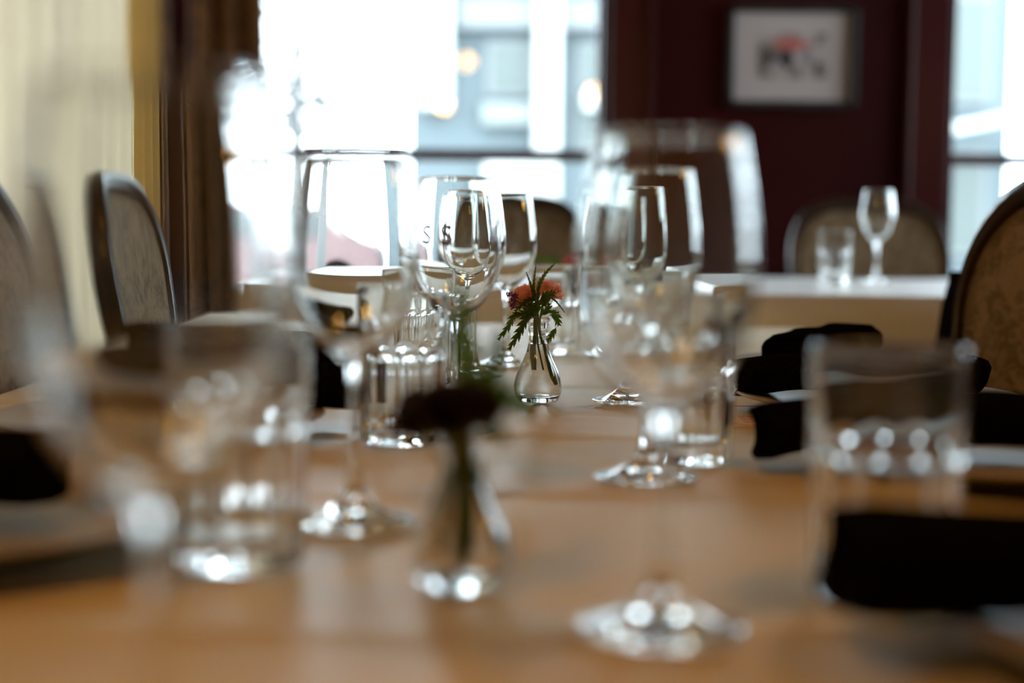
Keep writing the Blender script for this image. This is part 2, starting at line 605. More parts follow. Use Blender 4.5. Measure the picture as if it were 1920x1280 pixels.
# ------------------------------------------------------------ lamps of the room (all above the frame)
lamp_spots = [(-.52, .05, 1.80, 'above the near left side of the long table', .62),
              (.55, .60, 1.85, 'above the near right side of the long table', .34),
              (-.30, 1.55, 1.95, 'above the far half of the long table', .20),
              (2.5, 1.3, 1.62, 'near the right hand window', .28)]
shade_m = mat('lamp_cap', (.06, .045, .03), .35, 1.0)
for (x, y, z, where, k) in lamp_spots:
    t = thing('pendant_lamp', 'warm bare bulb pendant lamp ' + where, 'lamp', (x, y, z), 0, 'pendant lamps')
    cb = bmesh.new(); tube(cb, [(0, 0, .08), (0, 0, ZC - z)], .004, 6)
    obj('cord', cb, M_black, t)
    obj('cap', lathe([(0, .10), (.03, .10), (.034, .085), (.034, .062), (0, .062)], 24), shade_m, t)
    ld = bpy.data.lights.new('bulb', 'POINT')
    ld.energy = 21 * k
    ld.color = WARM
    ld.shadow_soft_size = .055
    lo = bpy.data.objects.new('bulb', ld)
    COL.objects.link(lo)
    lo.parent = t


# ------------------------------------------------------------ tables and cloths
def table(name, label, x0, x1, y0, y1, zt, inset=.08):
    cx, cy_ = (x0 + x1) / 2, (y0 + y1) / 2
    t = thing(name, label, 'table', (cx, cy_, 0))
    a, b = (x1 - x0) / 2 - .01, (y1 - y0) / 2 - .01
    obj('tabletop', bx(-a, a, -b, b, zt - .035, zt - .006, .004), M_wood, t)
    for sx in (-1, 1):
        for sy in (-1, 1):
            obj('leg', bx(sx * (a - inset) - .03, sx * (a - inset) + .03, sy * (b - .1) - .03, sy * (b - .1) + .03, 0, zt - .035, .004), M_wood, t)
    return t


def cloth_height(x, y, amp):
    n = noise.noise(Vector((x * 2.6, y * 2.2, 3.1))) * .0032
    n += noise.noise(Vector((x * 9, y * 5, 8.1))) * .0009
    return n * amp


def cloth(name, label, x0, x1, y0, y1, zt, drop, m, creases=None, res=.012, amp=1.0):
    nx = max(8, int((x1 - x0) / res)); ny = max(8, int((y1 - y0) / res))
    bm = bmesh.new()
    g = []
    for j in range(ny + 1):
        row = []
        for i in range(nx + 1):
            x = x0 + (x1 - x0) * i / nx; y = y0 + (y1 - y0) * j / ny
            z = cloth_height(x, y, amp)
            if creases:
                z += creases(x, y)
            row.append(bm.verts.new((x, y, zt + min(max(z, -.003), .0052))))
        g.append(row)
    for j in range(ny):
        for i in range(nx):
            bm.faces.new((g[j][i], g[j][i + 1], g[j + 1][i + 1], g[j + 1][i]))
    # draped sides with soft waves
    ring = [g[0][i] for i in range(nx)] + [g[j][nx] for j in range(ny)] + [g[ny][i] for i in range(nx, 0, -1)] + [g[j][0] for j in range(ny, 0, -1)]
    cx, cy_ = (x0 + x1) / 2, (y0 + y1) / 2
    prev = ring
    acc = [0.0]
    for a_, b_ in zip(ring, ring[1:]):
        acc.append(acc[-1] + (a_.co - b_.co).length)
    for k in range(1, 7):
        t = k / 6
        cur = []
        for s_, v in zip(acc, ring):
            out = .006 + (.012 + .012 * math.sin(s_ * 17 + 2 * math.sin(s_ * 3))) * t
            dx = out if v.co.x > x1 - 1e-4 else (-out if v.co.x < x0 + 1e-4 else 0)
            dy = out if v.co.y > y1 - 1e-4 else (-out if v.co.y < y0 + 1e-4 else 0)
            cur.append(bm.verts.new((v.co.x + dx, v.co.y + dy, zt - .004 - (drop - .004) * t)))
        n = len(cur)
        for i in range(n):
            bm.faces.new((prev[i], cur[i], cur[(i + 1) % n], prev[(i + 1) % n]))
        prev = cur
    o = obj(name, bm, m, None, smooth=True)
    tag(o, label, 'tablecloth')
    return o


def main_creases(x, y):
    z = 0
    xc = .028 - .057 * max(0, (1.39 - y))            # lengthwise pressed fold
    z += .0045 * math.exp(-((x - xc) / .0045) ** 2)
    for (yc, a, wd, sl) in ((1.19, .0042, .007, .03), (.93, .0045, .008, -.03), (1.60, .0030, .010, .02), (2.1, .003, .012, 0), (.62, .003, .012, .04), (1.36, -.0022, .010, -.05), (1.05, -.0016, .012, .06)):
        d = y - yc - sl * x - .006 * math.sin(x * 11 + yc * 7)
        z += a * math.exp(-(d / wd) ** 2)
    return z


TX = .52
table('long_table', 'long dining table laid for guests, hidden under the warm toned cloth', -TX, TX, -.9, 2.55, ZT, .39)
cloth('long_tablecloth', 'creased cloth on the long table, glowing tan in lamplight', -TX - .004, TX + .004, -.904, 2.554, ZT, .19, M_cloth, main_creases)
ZF = .80
table('square_table', 'table under white cloth by the maroon wall, right of the long table', .42, 1.45, 2.70, 3.66, ZF)
cloth('white_tablecloth', 'white cloth on the table in front of the chair below the framed picture', .416, 1.454, 2.696, 3.664, ZF, .25, M_cloth_far, None, .03)
table('small_table', 'small table under white cloth beyond the end of the long table', -.50, .13, 2.92, 3.66, ZF)
cloth('small_white_tablecloth', 'white cloth on the small table seen above the pink flower', -.504, .134, 2.916, 3.664, ZF, .25, M_cloth_far, None, .03)
TZ = ZT + .0035

# ------------------------------------------------------------ wine glasses
OUT = [(0, .0012), (.012, .0008), (.026, .0002), (.034, .0002), (.0358, .0012), (.0352, .0022), (.029, .0038), (.020, .0068), (.0115, .0125), (.0062, .0205)]
STEM = [(.0062, .0205), (.0043, .034), (.0037, .055), (.0038, .075), (.0046, .087), (.0068, .0945)]
BOWL = [(.0068, .0945), (.0120, .0990), (.0205, .1060), (.0290, .1175), (.0350, .1320), (.0378, .1480), (.0376, .1640), (.0356, .1840), (.0326, .2040), (.0308, .2140)]
RIM = [(.0308, .2140), (.0305, .2149), (.0300, .2149), (.0297, .2140)]
INN = [(.0297, .2140), (.0315, .2040), (.0345, .1840), (.0365, .1640), (.0367, .1485), (.0340, .1335), (.0281, .1197), (.0198, .1090), (.0112, .1030), (.005, .1010), (0, .1006)]


def wine_meshes():
    def sm(p, n=4):
        return [(max(v[0], 0), v[1]) for v in catmull([(a, b, 0) for a, b in p], n)]
    foot = mesh_no_recalc('foot', lathe(sm(OUT, 3), 80))
    stem = mesh_no_recalc('stem', lathe(sm(STEM, 3), 80))
    pr = sm(BOWL, 5)[:-1] + sm(RIM, 2)[:-1] + sm(INN, 5)
    bowl = mesh_no_recalc('bowl', lathe(pr, 80))
    for me in (foot, stem, bowl):
        me.materials.append(M_glass)
    return foot, stem, bowl


g_foot, g_stem, g_bowl = wine_meshes()
wine0 = None


def wine_glass(x, y, z, label, rz=0.0, scale=1.0, group='wine glasses on the long table'):
    global wine0
    if wine0 is None:
        t = thing('wine_glass', label, 'wine glass', (x, y, z), rz, group)
        for nm, me in (('foot', g_foot), ('stem', g_stem), ('bowl', g_bowl)):
            obj(nm, me, None, t)
        wine0 = t
        return t
    return dup(wine0, (x, y, z), rz, label, group)


WG = [
    (-.1005, .400, 'very large blurred wine glass nearest the camera at far left'),
    (.0665, .612, 'big blurred empty wine glass in the right foreground before the maroon wall'),
    (-.0916, .828, 'blurred wine glass left of the dark red flower, before the window'),
    (-.0480, 1.200, 'sharp wine glass left of the pink flower with a grey letter on its bowl'),
    (-.0457, 1.640, 'wine glass whose stem and foot show just left of the pink flower vase'),
    (-.0080, 1.790, 'wine glass just left of and behind the pink flower, against the dark chair back'),
    (-.0750, 1.990, 'small distant wine glass framed inside the bowl of the sharp one'),
    (.0945, .985, 'wine glass beside the plain tumbler right of centre, behind the big blurred one'),
    (.1170, 1.420, 'wine glass right of the pink flower vase with its foot showing on the cloth'),
    (.1350, 1.950, 'faraway wine glass on the right side of the long table'),
]
glasses = [wine_glass(x, y, TZ, l, rz=i * .7) for i, (x, y, l) in enumerate(WG)]
wine_glass(.842, 3.30, ZF + .002, 'wine glass standing on the white table in front of the chair', .4, 1, 'glassware on the white table')


# lettering on the bowl of the sharp glass
def bowl_radius(z):
    for (r0, z0), (r1, z1) in zip(BOWL, BOWL[1:]):
        if z0 <= z <= z1:
            return r0 + (r1 - r0) * (z - z0) / (z1 - z0)
    return .037


def letter(ch, ang, zc, size, parent):
    cu = bpy.data.curves.new('letter', 'FONT')
    cu.body = ch
    cu.size = size
    cu.align_x = 'CENTER'; cu.align_y = 'CENTER'
    cu.resolution_u = 6
    cu.offset = size * .038
    to = bpy.data.objects.new('tmp', cu)
    COL.objects.link(to)
    bpy.context.view_layer.update()
    me = bpy.data.meshes.new_from_object(to.evaluated_get(bpy.context.evaluated_depsgraph_get()))
    bpy.data.objects.remove(to)
    for v in me.vertices:
        z = zc + v.co.y
        r = bowl_radius(z) + .00012
        a = ang + v.co.x / r
        v.co = (r * math.sin(a), -r * math.cos(a), z)
    me.name = 'letter'
    me.materials.clear()
    me.materials.append(M_etch)
    o = bpy.data.objects.new('letter', me)
    COL.objects.link(o)
    o.parent = parent
    return o


g3 = glasses[3]
for ang in (-.66, -.18):
    l_ = letter('S', ang - g3.rotation_euler.z, .1660, .022, g3)

# ------------------------------------------------------------ tumblers
TH = .120


def tumbler_mesh():
    ns = 120
    nf = 11
    out = [(0, .0006), (.020, 0), (.0310, .0003), (.0335, .0020)]
    zs = [.004, .008, .012, .018, .026, .034, .042, .050, .056, .060, .0635, .0650, .0665, .0680, .0695, .0710, .0725, .0740, .0755, .0775, .084, .092, .100, .108, .114, .118]
    out += [(.0337 + .0028 * z / TH, z) for z in zs]
    out += [(.0365, .1196), (.0360, .1202), (.0353, .1200), (.0350, .1190)]
    inn = [(.0346, .110), (.0342, .100), (.0334, .085), (.0326, .072), (.0318, .058), (.0312, .044), (.0306, .030), (.0298, .020), (.0280, .0155), (.022, .0135), (.010, .0128), (0, .0126)]
    no = len(out)

    def fr(a, r, z, i):
        if i >= no - 3 or z < .0022 or i >= no:
            return r
        ph = (a * nf / (2 * PI)) % 1.0
        u = abs(ph - .5) * 2                     # 0 in the middle of a panel, 1 at a rib
        top = .072 - .0045 * u * u               # arched tops of the panels
        k = 1.0 if z < top - .003 else max(0.0, (top - z) / .003 if z > top - .003 else 1)
        k = min(1, max(0, k))
        cut = .0026 * (1 - u ** 2.4)
        lip = math.exp(-((z - top - .0015) / .0016) ** 2) * (1 - u ** 4)
        return r + .0006 * k - cut * k + .0009 * lip
    return mesh_no_recalc('tumbler', lathe(out + inn, ns, fr))


tumbler_me = tumbler_mesh()
tumbler_me.materials.append(M_glass)
TB = [
    (.1780, .668, 'large blurred fluted tumbler in the right foreground before the black napkin'),
    (-.1400, .727, 'blurred tumbler in the left foreground between two wine glasses'),
    (-.0880, 1.140, 'fluted water tumbler behind the dark red flower, napkin seen through it'),
    (.1330, 1.062, 'plain looking tumbler right of centre behind the big blurred wine glass'),
    (-.0990, 1.560, 'tumbler farther back, partly behind the sharp wine glass'),
    (.1650, 1.520, 'tumbler behind the right hand wine glass on the long table'),
    (.0600, 1.960, 'small far tumbler on the long table near the far pink bloom'),
]
for i, (x, y, l) in enumerate(TB):
    o = obj('tumbler', tumbler_me, None, None, loc=(x, y, TZ))
    o.rotation_euler.z = i * .37
    tag(o, l, 'tumbler', 'tumblers on the long table')
o = obj('tumbler', tumbler_me, None, None, loc=(.735, 3.25, ZF + .002))
tag(o, 'fluted tumbler left of the wine glass on the white table', 'tumbler', 'glassware on the white table')

# ------------------------------------------------------------ bud vases
VO = [(0, .0010), (.010, .0006), (.0170, .0004), (.0200, .0016), (.0225, .0060), (.0238, .0120), (.0236, .0180), (.0215, .0270), (.0180, .0355), (.0140, .0440), (.0112, .0520), (.0100, .0590), (.0096, .0660), (.0104, .0690), (.0100, .0720), (.0106, .0760), (.0113, .0800), (.0116, .0830), (.0113, .0842)]
VI = [(.0106, .0842), (.0100, .0820), (.0092, .0770), (.0084, .0700), (.0080, .0640), (.0086, .0580), (.0098, .0510), (.0125, .0430), (.0164, .0345), (.0196, .0265), (.0214, .0180), (.0210, .0120), (.0190, .0085), (.0130, .0068), (.006, .0062), (0, .0060)]


def vase_mesh():
    o_ = [(max(v[0], 0), v[1]) for v in catmull([(a, b, 0) for a, b in VO], 4)]
    i_ = [(max(v[0], 0), v[1]) for v in catmull([(a, b, 0) for a, b in VI], 4)]
    no = len(o_)

    def fr(a, r, z, i):
        if i >= no or z < .004 or z > .055:
            return r
        k = math.sin(PI * (z - .004) / .051)
        return r * (1 + .035 * k * math.cos(a * 5))
    return mesh_no_recalc('bud_vase', lathe(o_ + i_, 100, fr))


vase_me = vase_mesh()
vase_me.materials.append(M_glass)
WP = [(0, .0058)] + [(r + .0003, z - .0001) for r, z in VI[::-1][1:11]]
lvl = WP[-1][1]
wl = [(max(v[0], 0), v[1]) for v in catmull([(a, b, 0) for a, b in WP], 3)] + [(WP[-1][0] - .0002, lvl + .0002), (0, lvl + .0002)]
water_me = mesh_no_recalc('water', lathe(wl, 64))
water_me.materials.append(M_water)


def bud_vase(x, y, label, rz=0):
    t = thing('bud_vase', label, 'vase', (x, y, TZ), rz, 'bud vases down the middle of the table')
    obj('vase_glass', vase_me, None, t)
    obj('water', water_me, None, t)
    return t


V1 = (.0262, 1.412)
V2 = (-.0236, .684)
V3 = (.100, 2.36)
bud_vase(*V1, 'small clear bud vase in sharp focus holding the pink carnation', .3)
bud_vase(*V2, 'blurred bud vase in front holding the dark red flower', .1)
bud_vase(*V3, 'far bud vase beyond the pink carnation, very small and soft', .6)

# ------------------------------------------------------------ flowers


def petal_mesh(L, W, seed, curl=.5, ruff=.10):
    rnd = random.Random(seed)
    nu, nv = 14, 7
    bm = bmesh.new()
    g = []
    ph = rnd.uniform(0, 6)
    for j in range(nv + 1):
        v = j / nv
        row = []
        for i in range(nu + 1):
            u = i / nu * 2 - 1
            wd = W * (.18 + .82 * math.sin(min(v, 1) * PI * .5) ** 1.2)
            edge = v ** 3
            x = u * wd * .5
            yv = L * v * (1 - .18 * u * u * v) + edge * L * .07 * math.sin(u * 17 + ph)
            z = curl * L * (v ** 2) * .6 + ruff * L * edge * 1.6 * math.sin(u * 8 + ph) + .10 * L * u * u * v
            row.append(bm.verts.new((x, yv, z)))
        g.append(row)
    for j in range(nv):
        for i in range(nu):
            bm.faces.new((g[j][i], g[j][i + 1], g[j + 1][i + 1], g[j + 1][i]))
    return mesh_no_recalc('petal', bm)


def carnation(name, label, base, head, Rr, m, lean=(0, 0), rings=((7, 78, 1.0), (8, 52, .95), (7, 30, .88), (6, 12, .75)), seed=1, stem_pts=None, stem_r=.0016):
    """bloom of ruffled petals around the head point, on a stem"""
    t = thing(name, label, 'flower', base)
    rnd = random.Random(seed)
    hv = Vector(head)
    sb = bmesh.new()
    tube(sb, [tuple(p) for p in catmull(stem_pts, 5)], stem_r, 10)
    obj('stem', sb, M_stem, t, True)
    bl = obj('calyx', lathe([(0, -.010), (.0035, -.009), (.0048, -.003), (.0052, .003), (.0030, .008), (0, .009)], 16), M_stem, t, True)
    bl.location = hv - Vector((0, 0, .004))
    bl.rotation_euler = (lean[0], lean[1], 0)
    mes = [petal_mesh(Rr, Rr * 1.15, seed * 10 + k) for k in range(4)]
    for q in mes:
        q.materials.append(m)
    for (n, tilt, sz) in rings:
        for k in range(n):
            p = bpy.data.objects.new('petal', mes[rnd.randrange(4)])
            COL.objects.link(p)
            p.parent = bl
            az = 2 * PI * (k + rnd.uniform(-.2, .2)) / n + tilt
            el = R(90 - tilt + rnd.uniform(-8, 8))
            p.rotation_euler = (Matrix.Rotation(az, 3, 'Z') @ Matrix.Rotation(el, 3, 'X')).to_euler()
            s = sz * rnd.uniform(.9, 1.08)
            p.scale = (s, s, s)
            p.location = (0, 0, .001)
    return t


# in-focus bouquet; local frame: origin at the foot of the vase
K = 1 / 8282.0


def P(cx, cyy, dy=0.0):
    """point of the bouquet in metres from the vase's foot centre, from measured sketch units"""
    return ((cx - 350) * K, dy, (1215 - cyy) * K)


b1 = (V1[0], V1[1], TZ)
carnation('carnation', 'salmon pink carnation in the sharp bud vase, left and larger bloom', b1, P(262, 372, .004), .0175, M_petal, (R(16), R(-22)), seed=3,
          stem_pts=[P(318, 965, .002), P(318, 760, .001), P(325, 560, 0), P(300, 450, .002), P(266, 400, .004)], stem_r=.0022)
carnation('carnation', 'salmon pink carnation in the sharp bud vase, right bloom', b1, P(412, 318, .006), .0165, M_petal, (R(14), R(22)), seed=5,
          stem_pts=[P(450, 1085, .004), P(415, 920, .002), P(375, 700, .001), P(362, 560, .004), P(385, 420, .006), P(408, 345, .006)], stem_r=.0010)

# statice
st = thing('statice_sprig', 'tiny purple blossoms at the left of the sharp bouquet', 'flower', b1)
sb = bmesh.new()
tube(sb, [tuple(p) for p in catmull([P(392, 960, -.003), P(350, 760, -.002), P(330, 560, -.002), P(270, 450, -.006), P(150, 370, -.008)], 5)], .0008, 8)
obj('stem', sb, M_stem, st, True)
rnd = random.Random(8)
fm = bmesh.new()
for k in range(5):
    a0 = 2 * PI * k / 5
    c = fm.verts.new((0, 0, 0))
    q = [fm.verts.new((math.cos(a0 + d) * r_, math.sin(a0 + d) * r_, h)) for d, r_, h in ((-.5, .0028, .001), (-.25, .0042, .0018), (0, .0037, .0022), (.25, .0042, .0018), (.5, .0028, .001))]
    fm.faces.new([c] + q)
fme = mesh_no_recalc('floret', fm, False)
fme.materials.append(M_purple)
for (cx, cyy) in ((105, 318), (130, 340), (160, 345), (140, 325), (118, 330), (150, 405), (140, 425), (165, 392), (128, 395), (158, 420), (250, 410), (98, 330), (145, 352)):
    f = bpy.data.objects.new('floret', fme); COL.objects.link(f); f.parent = st
    f.location = Vector(P(cx, cyy, -.008 + rnd.uniform(-.003, .003)))
    f.scale = (.85, .85, .85)
    f.rotation_euler = (rnd.uniform(.6, 2.2), rnd.uniform(-.6, .6), rnd.uniform(0, 6))


def fern_leaf(parent, pts, W, n=9, seed=1, name='leaf'):
    """one deeply lobed blade: midrib, forward-pointing lobes, each lobe toothed, narrowing to the tip"""
    rnd = random.Random(seed)
    C = catmull(pts, 12)
    bm = bmesh.new()
    tube(bm, [tuple(p) for p in C], .00050, 5, .00018)
    L = len(C) - 1
    side = (Vector((0, -1, 0)) + Vector((rnd.uniform(-.3, .3), 0, rnd.uniform(-.2, .3)))).normalized()

    def at(t):
        t = min(max(t, 0), 1)
        i = min(int(t * L), L - 1)
        return C[i].lerp(C[i + 1], t * L - i), (C[i + 1] - C[i]).normalized()
    length = sum((b - a).length for a, b in zip(C, C[1:]))
    lob = []                                   # (advance, width factor) of one lobe with teeth
    lobe = [(.00, .34), (.30, .66), (.36, .58), (.66, .88), (.72, .78), (1.12, 1.0), (1.02, .62), (.98, .36)]
    for s_ in (-1, 1):
        prevm = preve = None
        ph = .35 * s_
        for k in range(n):
            t0 = .08 + .90 * (k + .25 * (s_ > 0)) / n
            dt = .90 / n
            env = W * .78 * (math.sin(PI * min(1, (t0 * .80 + .16))) ** .7) * (1.06 - .62 * t0) * rnd.uniform(.88, 1.1)
            for a_, wf in lobe:
                p, d = at(t0 + dt * a_)
                nn = d.cross(side).normalized()
                adv = d * env * .62 * wf             # lobes lean forward
                e = p + nn * s_ * env * wf + adv + side * (.18 * env * wf * math.sin(k + seed))
                mv, _ = at(t0 + dt * min(a_, 1))
                m_ = bm.verts.new(mv); ev = bm.verts.new(e)
                if prevm:
                    bm.faces.new((prevm, m_, ev, preve))
                prevm, preve = m_, ev
        tip = bm.verts.new(C[-1]); bm.faces.new((prevm, tip, preve))
    return obj(name, bm, M_leaf, parent)


fern = thing('fern_sprig', 'dark green fern sprigs around the pink carnations in the sharp vase', 'greenery', b1)
sb = bmesh.new()
tube(sb, [tuple(p) for p in catmull([P(425, 930, -.002), P(400, 780, -.003), P(360, 640, -.003), P(345, 520, -.004), P(330, 420, -.010)], 5)], .0012, 8)
obj('stem', sb, M_stem, fern, True)
LV = [
    ([P(325, 500, -.006), P(250, 470, -.014), P(200, 480, -.018)], .0080, 4),
    ([P(240, 480, -.012), P(150, 500, -.018), P(95, 590, -.022), P(20, 690, -.022)], .0068, 6),
    ([P(310, 490, -.008), P(250, 520, -.018), P(185, 640, -.024), P(108, 768, -.024)], .0095, 7),
    ([P(320, 390, -.014), P(290, 270, -.014), P(245, 145, -.012)], .0030, 8),
    ([P(325, 400, -.016), P(305, 250, -.016), P(322, 82, -.014)], .0028, 10),
    ([P(330, 400, -.015), P(350, 250, -.016), P(400, 150, -.014), P(478, 68, -.012)], .0042, 9),
    ([P(335, 360, -.016), P(260, 370, -.020), P(155, 455, -.024)], .0062, 6),
    ([P(370, 350, -.014), P(410, 325, -.022), P(478, 302, -.022)], .0080, 4),
    ([P(440, 345, -.014), P(490, 380, -.016), P(560, 468, -.014)], .0022, 6),
    ([P(420, 475, -.010), P(455, 462, -.014), P(512, 472, -.014)], .0042, 3),
    ([P(440, 490, -.008), P(490, 510, -.012), P(515, 575, -.014)], .0080, 4),
    ([P(492, 590, -.012), P(460, 650, -.014), P(422, 714, -.012)], .0062, 4),
    ([P(330, 500, -.012), P(320, 430, -.020), P(310, 385, -.022)], .0085, 4),
    ([P(370, 500, -.010), P(410, 450, -.018), P(434, 395, -.018)], .0060, 3),
    ([P(310, 440, -.018), P(285, 450, -.021), P(260, 470, -.021)], .0060, 3),
    ([P(345, 470, -.016), P(340, 400, -.020), P(335, 330, -.018)], .0070, 5),
]
for i, (pts, W, n) in enumerate(LV):
    fern_leaf(fern, pts, W, n, seed=i + 20)

# front dark red bloom, wide and open
b2 = (V2[0], V2[1], TZ)
carnation('dark_red_flower', 'dark burgundy bloom in the blurred front vase', b2, (-.005, -.010, .081), .0290, M_dark_petal, (R(12), R(-10)),
          rings=((8, 88, 1.0), (8, 70, .92), (7, 50, .7), (5, 25, .5)), seed=11,
          stem_pts=[(.002, 0, .010), (.001, 0, .045), (0, 0, .086), (-.002, -.006, .090), (-.005, -.010, .082)], stem_r=.0022)
fern2 = thing('fern_sprig', 'blurred green fern leaves rising behind the dark red bloom', 'greenery', b2)
sb = bmesh.new(); tube(sb, [(-.002, .002, .012), (-.001, .002, .06), (.000, .004, .088)], .0013, 8)
obj('stem', sb, M_stem, fern2, True)
for xx in (-.004, .005, .0015):
    sb = bmesh.new(); tube(sb, [(xx * 2.4, .002, .016), (xx * 1.2, .002, .05), (xx * .4, .003, .088)], .0022, 8)
    obj('stem', sb, M_stem, fern2, True)
for i, (pts, W, n) in enumerate((
        ([(0, .004, .084), (.002, .012, .104), (-.001, .018, .124), (-.002, .022, .146)], .0140, 10),
        ([(0, .002, .084), (.010, 0, .094), (.022, -.004, .093), (.034, -.004, .086)], .0150, 8),
        ([(0, .004, .082), (.012, .012, .098), (.016, .018, .112), (.018, .02, .125)], .0100, 8),
        ([(0, .002, .084), (.006, -.006, .086), (.014, -.012, .080), (.022, -.014, .074)], .0090, 6))):
    fern_leaf(fern2, pts, W, n, seed=60 + i)

b3 = (V3[0], V3[1], TZ)
carnation('small_red_flower', 'soft rose red bloom far behind, right of the sharp bouquet', b3, (.0, 0, .112), .0170, M_pinkred, (0, 0), seed=17,
          stem_pts=[(.002, 0, .012), (.001, 0, .06), (0, 0, .108)])
fern3 = thing('fern_sprig', 'soft arching greenery beside the far rose red bloom', 'greenery', b3)
for i, pts in enumerate(([(0, 0, .08), (-.02, .0, .11), (-.05, .0, .12), (-.08, 0, .12)], [(0, 0, .08), (.01, .0, .10), (.03, .0, .105)], [(0, 0, .08), (-.005, -.01, .10), (-.012, -.015, .095)])):
    fern_leaf(fern3, pts, .009, 7, seed=80 + i)


# ------------------------------------------------------------ plates, napkins, card, cutlery
PL = [(0, .0045), (.060, .0045), (.078, .0052), (.090, .0085), (.104, .0130), (.122, .0168), (.1335, .0195), (.1350, .0190), (.1345, .0176), (.122, .0140), (.104, .0100), (.092, .0050), (.082, .0012), (.070, .0002), (.060, .0010), (0, .0012)]
plate_me = mesh_no_recalc('dinner_plate', lathe([(max(v[0], 0), v[1]) for v in catmull([(a, b, 0) for a, b in PL], 3)], 96))
plate_me.materials.append(M_plate)
PLS = [
    (.310, .583, 'cream dinner plate nearest on the right side, bottom right corner of the photo'),
    (.345, 1.030, 'cream dinner plate under the second black napkin on the right'),
    (.350, 1.345, 'cream dinner plate on the right whose curved rim shows behind the menu card'),
    (.385, 1.660, 'cream dinner plate farthest along the right side of the long table'),
    (-.305, .780, 'cream dinner plate nearest on the left side, under the lamp glow'),
    (-.290, 1.165, 'cream dinner plate left of the fluted tumbler'),
    (-.330, 1.500, 'cream dinner plate farthest along the left side of the long table'),
]
for i, (x, y, l) in enumerate(PLS):
    o = obj('dinner_plate', plate_me, None, None, loc=(x, y, TZ))
    tag(o, l, 'plate', 'dinner plates on the long table')


def napkin_mesh(L, W, H, seed, droop=.0):
    """napkin rolled flat: rounded, slightly creased roll with a spiral end"""
    rnd = random.Random(seed)
    nx, na = 36, 36
    bm = bmesh.new()
    rings = []
    for i in range(nx + 1):
        t = i / nx
        x = L * (t - .5)
        ring = []
        bulge = 1 + .05 * math.sin(t * 9 + seed) + .04 * noise.noise(Vector((t * 6, seed, 0)))
        end = 1.0 - .10 * max(0, 1 - min(t, 1 - t) / .03)
        dz = -droop * max(0, (1 - t / .30)) ** 1.5
        for k in range(na):
            a = 2 * PI * k / na
            ca, sa = math.cos(a), math.sin(a)
            e = .62
            yy = W / 2 * math.copysign(abs(ca) ** e, ca) * bulge * end
            zz = H / 2 * math.copysign(abs(sa) ** e, sa) * bulge * end
            f = noise.noise(Vector((x * 30, math.cos(a) * 1.5, math.sin(a) * 1.5 + seed))) * .0016
            step = .0022 if (.15 < a / (2 * PI) < .36) else 0
            yy += f * ca; zz += f * sa + step
            xo = .004 * math.sin(a * 2 + seed) * (1 if t in (0, 1) else 0)
            ring.append(bm.verts.new((x + xo, yy, H / 2 + zz + dz)))
        rings.append(ring)
    for a, b in zip(rings, rings[1:]):
        for k in range(na):
            bm.faces.new((a[k], a[(k + 1) % na], b[(k + 1) % na], b[k]))
    for ring, sgn in ((rings[0], 1), (rings[-1], -1)):        # stepped, spiral-like ends
        prev = ring
        c = sum((v.co for v in ring), Vector()) / na
        for q, (s, dx) in enumerate(((.82, .003), (.76, .007), (.52, .002), (.46, .006), (.2, .002))):
            cur = [bm.verts.new(c + (v.co - c) * s + Vector((sgn * dx, 0, 0))) for v in ring]
            for k in range(na):
                bm.faces.new((prev[k], prev[(k + 1) % na], cur[(k + 1) % na], cur[k]))
            prev = cur
        bm.faces.new(prev)
    return bm


NP = [
    (.256, .583, .242, .070, .036, .0165, .0, 0.01, 'black rolled napkin nearest the camera at the lower right'),
    (.305, 1.045, .245, .070, .034, .015, .012, .03, 'black rolled napkin behind the foreground tumbler, covering the menu card'),
    (.335, 1.375, .235, .070, .034, .0155, .008, -.04, 'black rolled napkin on the plate above the menu card'),
    (.372, 1.690, .235, .080, .036, .0155, .0, 1.05, 'black rolled napkin farthest back on the right, before the white table'),
    (-.375, .790, .240, .075, .036, .016, .0, -.03, 'black rolled napkin at the left edge of the photo'),
    (-.236, 1.215, .240, .070, .034, .016, .0, .05, 'black rolled napkin seen through the fluted tumbler'),
    (-.295, 1.520, .235, .075, .036, .016, .0, -.03, 'black rolled napkin farthest back on the left'),
]
for i, (x, y, L, W, H, z, dr_, rz, l) in enumerate(NP):
    o = obj('napkin', napkin_mesh(L, W, H, i + 1, dr_), M_napkin, None, True, loc=(x, y, TZ + z + .003))
    o.rotation_euler.z = rz
    tag(o, l, 'napkin', 'rolled black napkins at the place settings')

# menu card with red line border and red handwriting, in front of the third plate
mc = thing('menu_card', 'cream card with a red line border and red script beside the black napkin', 'card', (.231, 1.340, TZ - .0028), 0)
obj('card', bx(-.038, .036, -.078, .070, 0, .0009), M_card, mc)
lb = bmesh.new()
oc = [(-.020, -.072), (.033, -.072), (.033, .064), (-.020, .064), (-.034, .046), (-.034, -.054)]
for (a, b) in zip(oc, oc[1:] + oc[:1]):
    va, vb2 = Vector((*a, .0010)), Vector((*b, .0010))
    tube(lb, [va, vb2], .0005, 6)
obj('border_line', lb, M_red, mc)
sb = bmesh.new()
rnd = random.Random(2)
for row in range(3):
    y = .018 - row * .016
    pts = []
    for k in range(46):
        pts.append((-.018 + .0010 * k, y - .035 + .0040 * math.sin(k * 1.5 + row) * (.4 + rnd.random()), .0010))
    tube(sb, pts, .0005, 5)
sc_o = obj('script_writing', sb, M_red, mc)


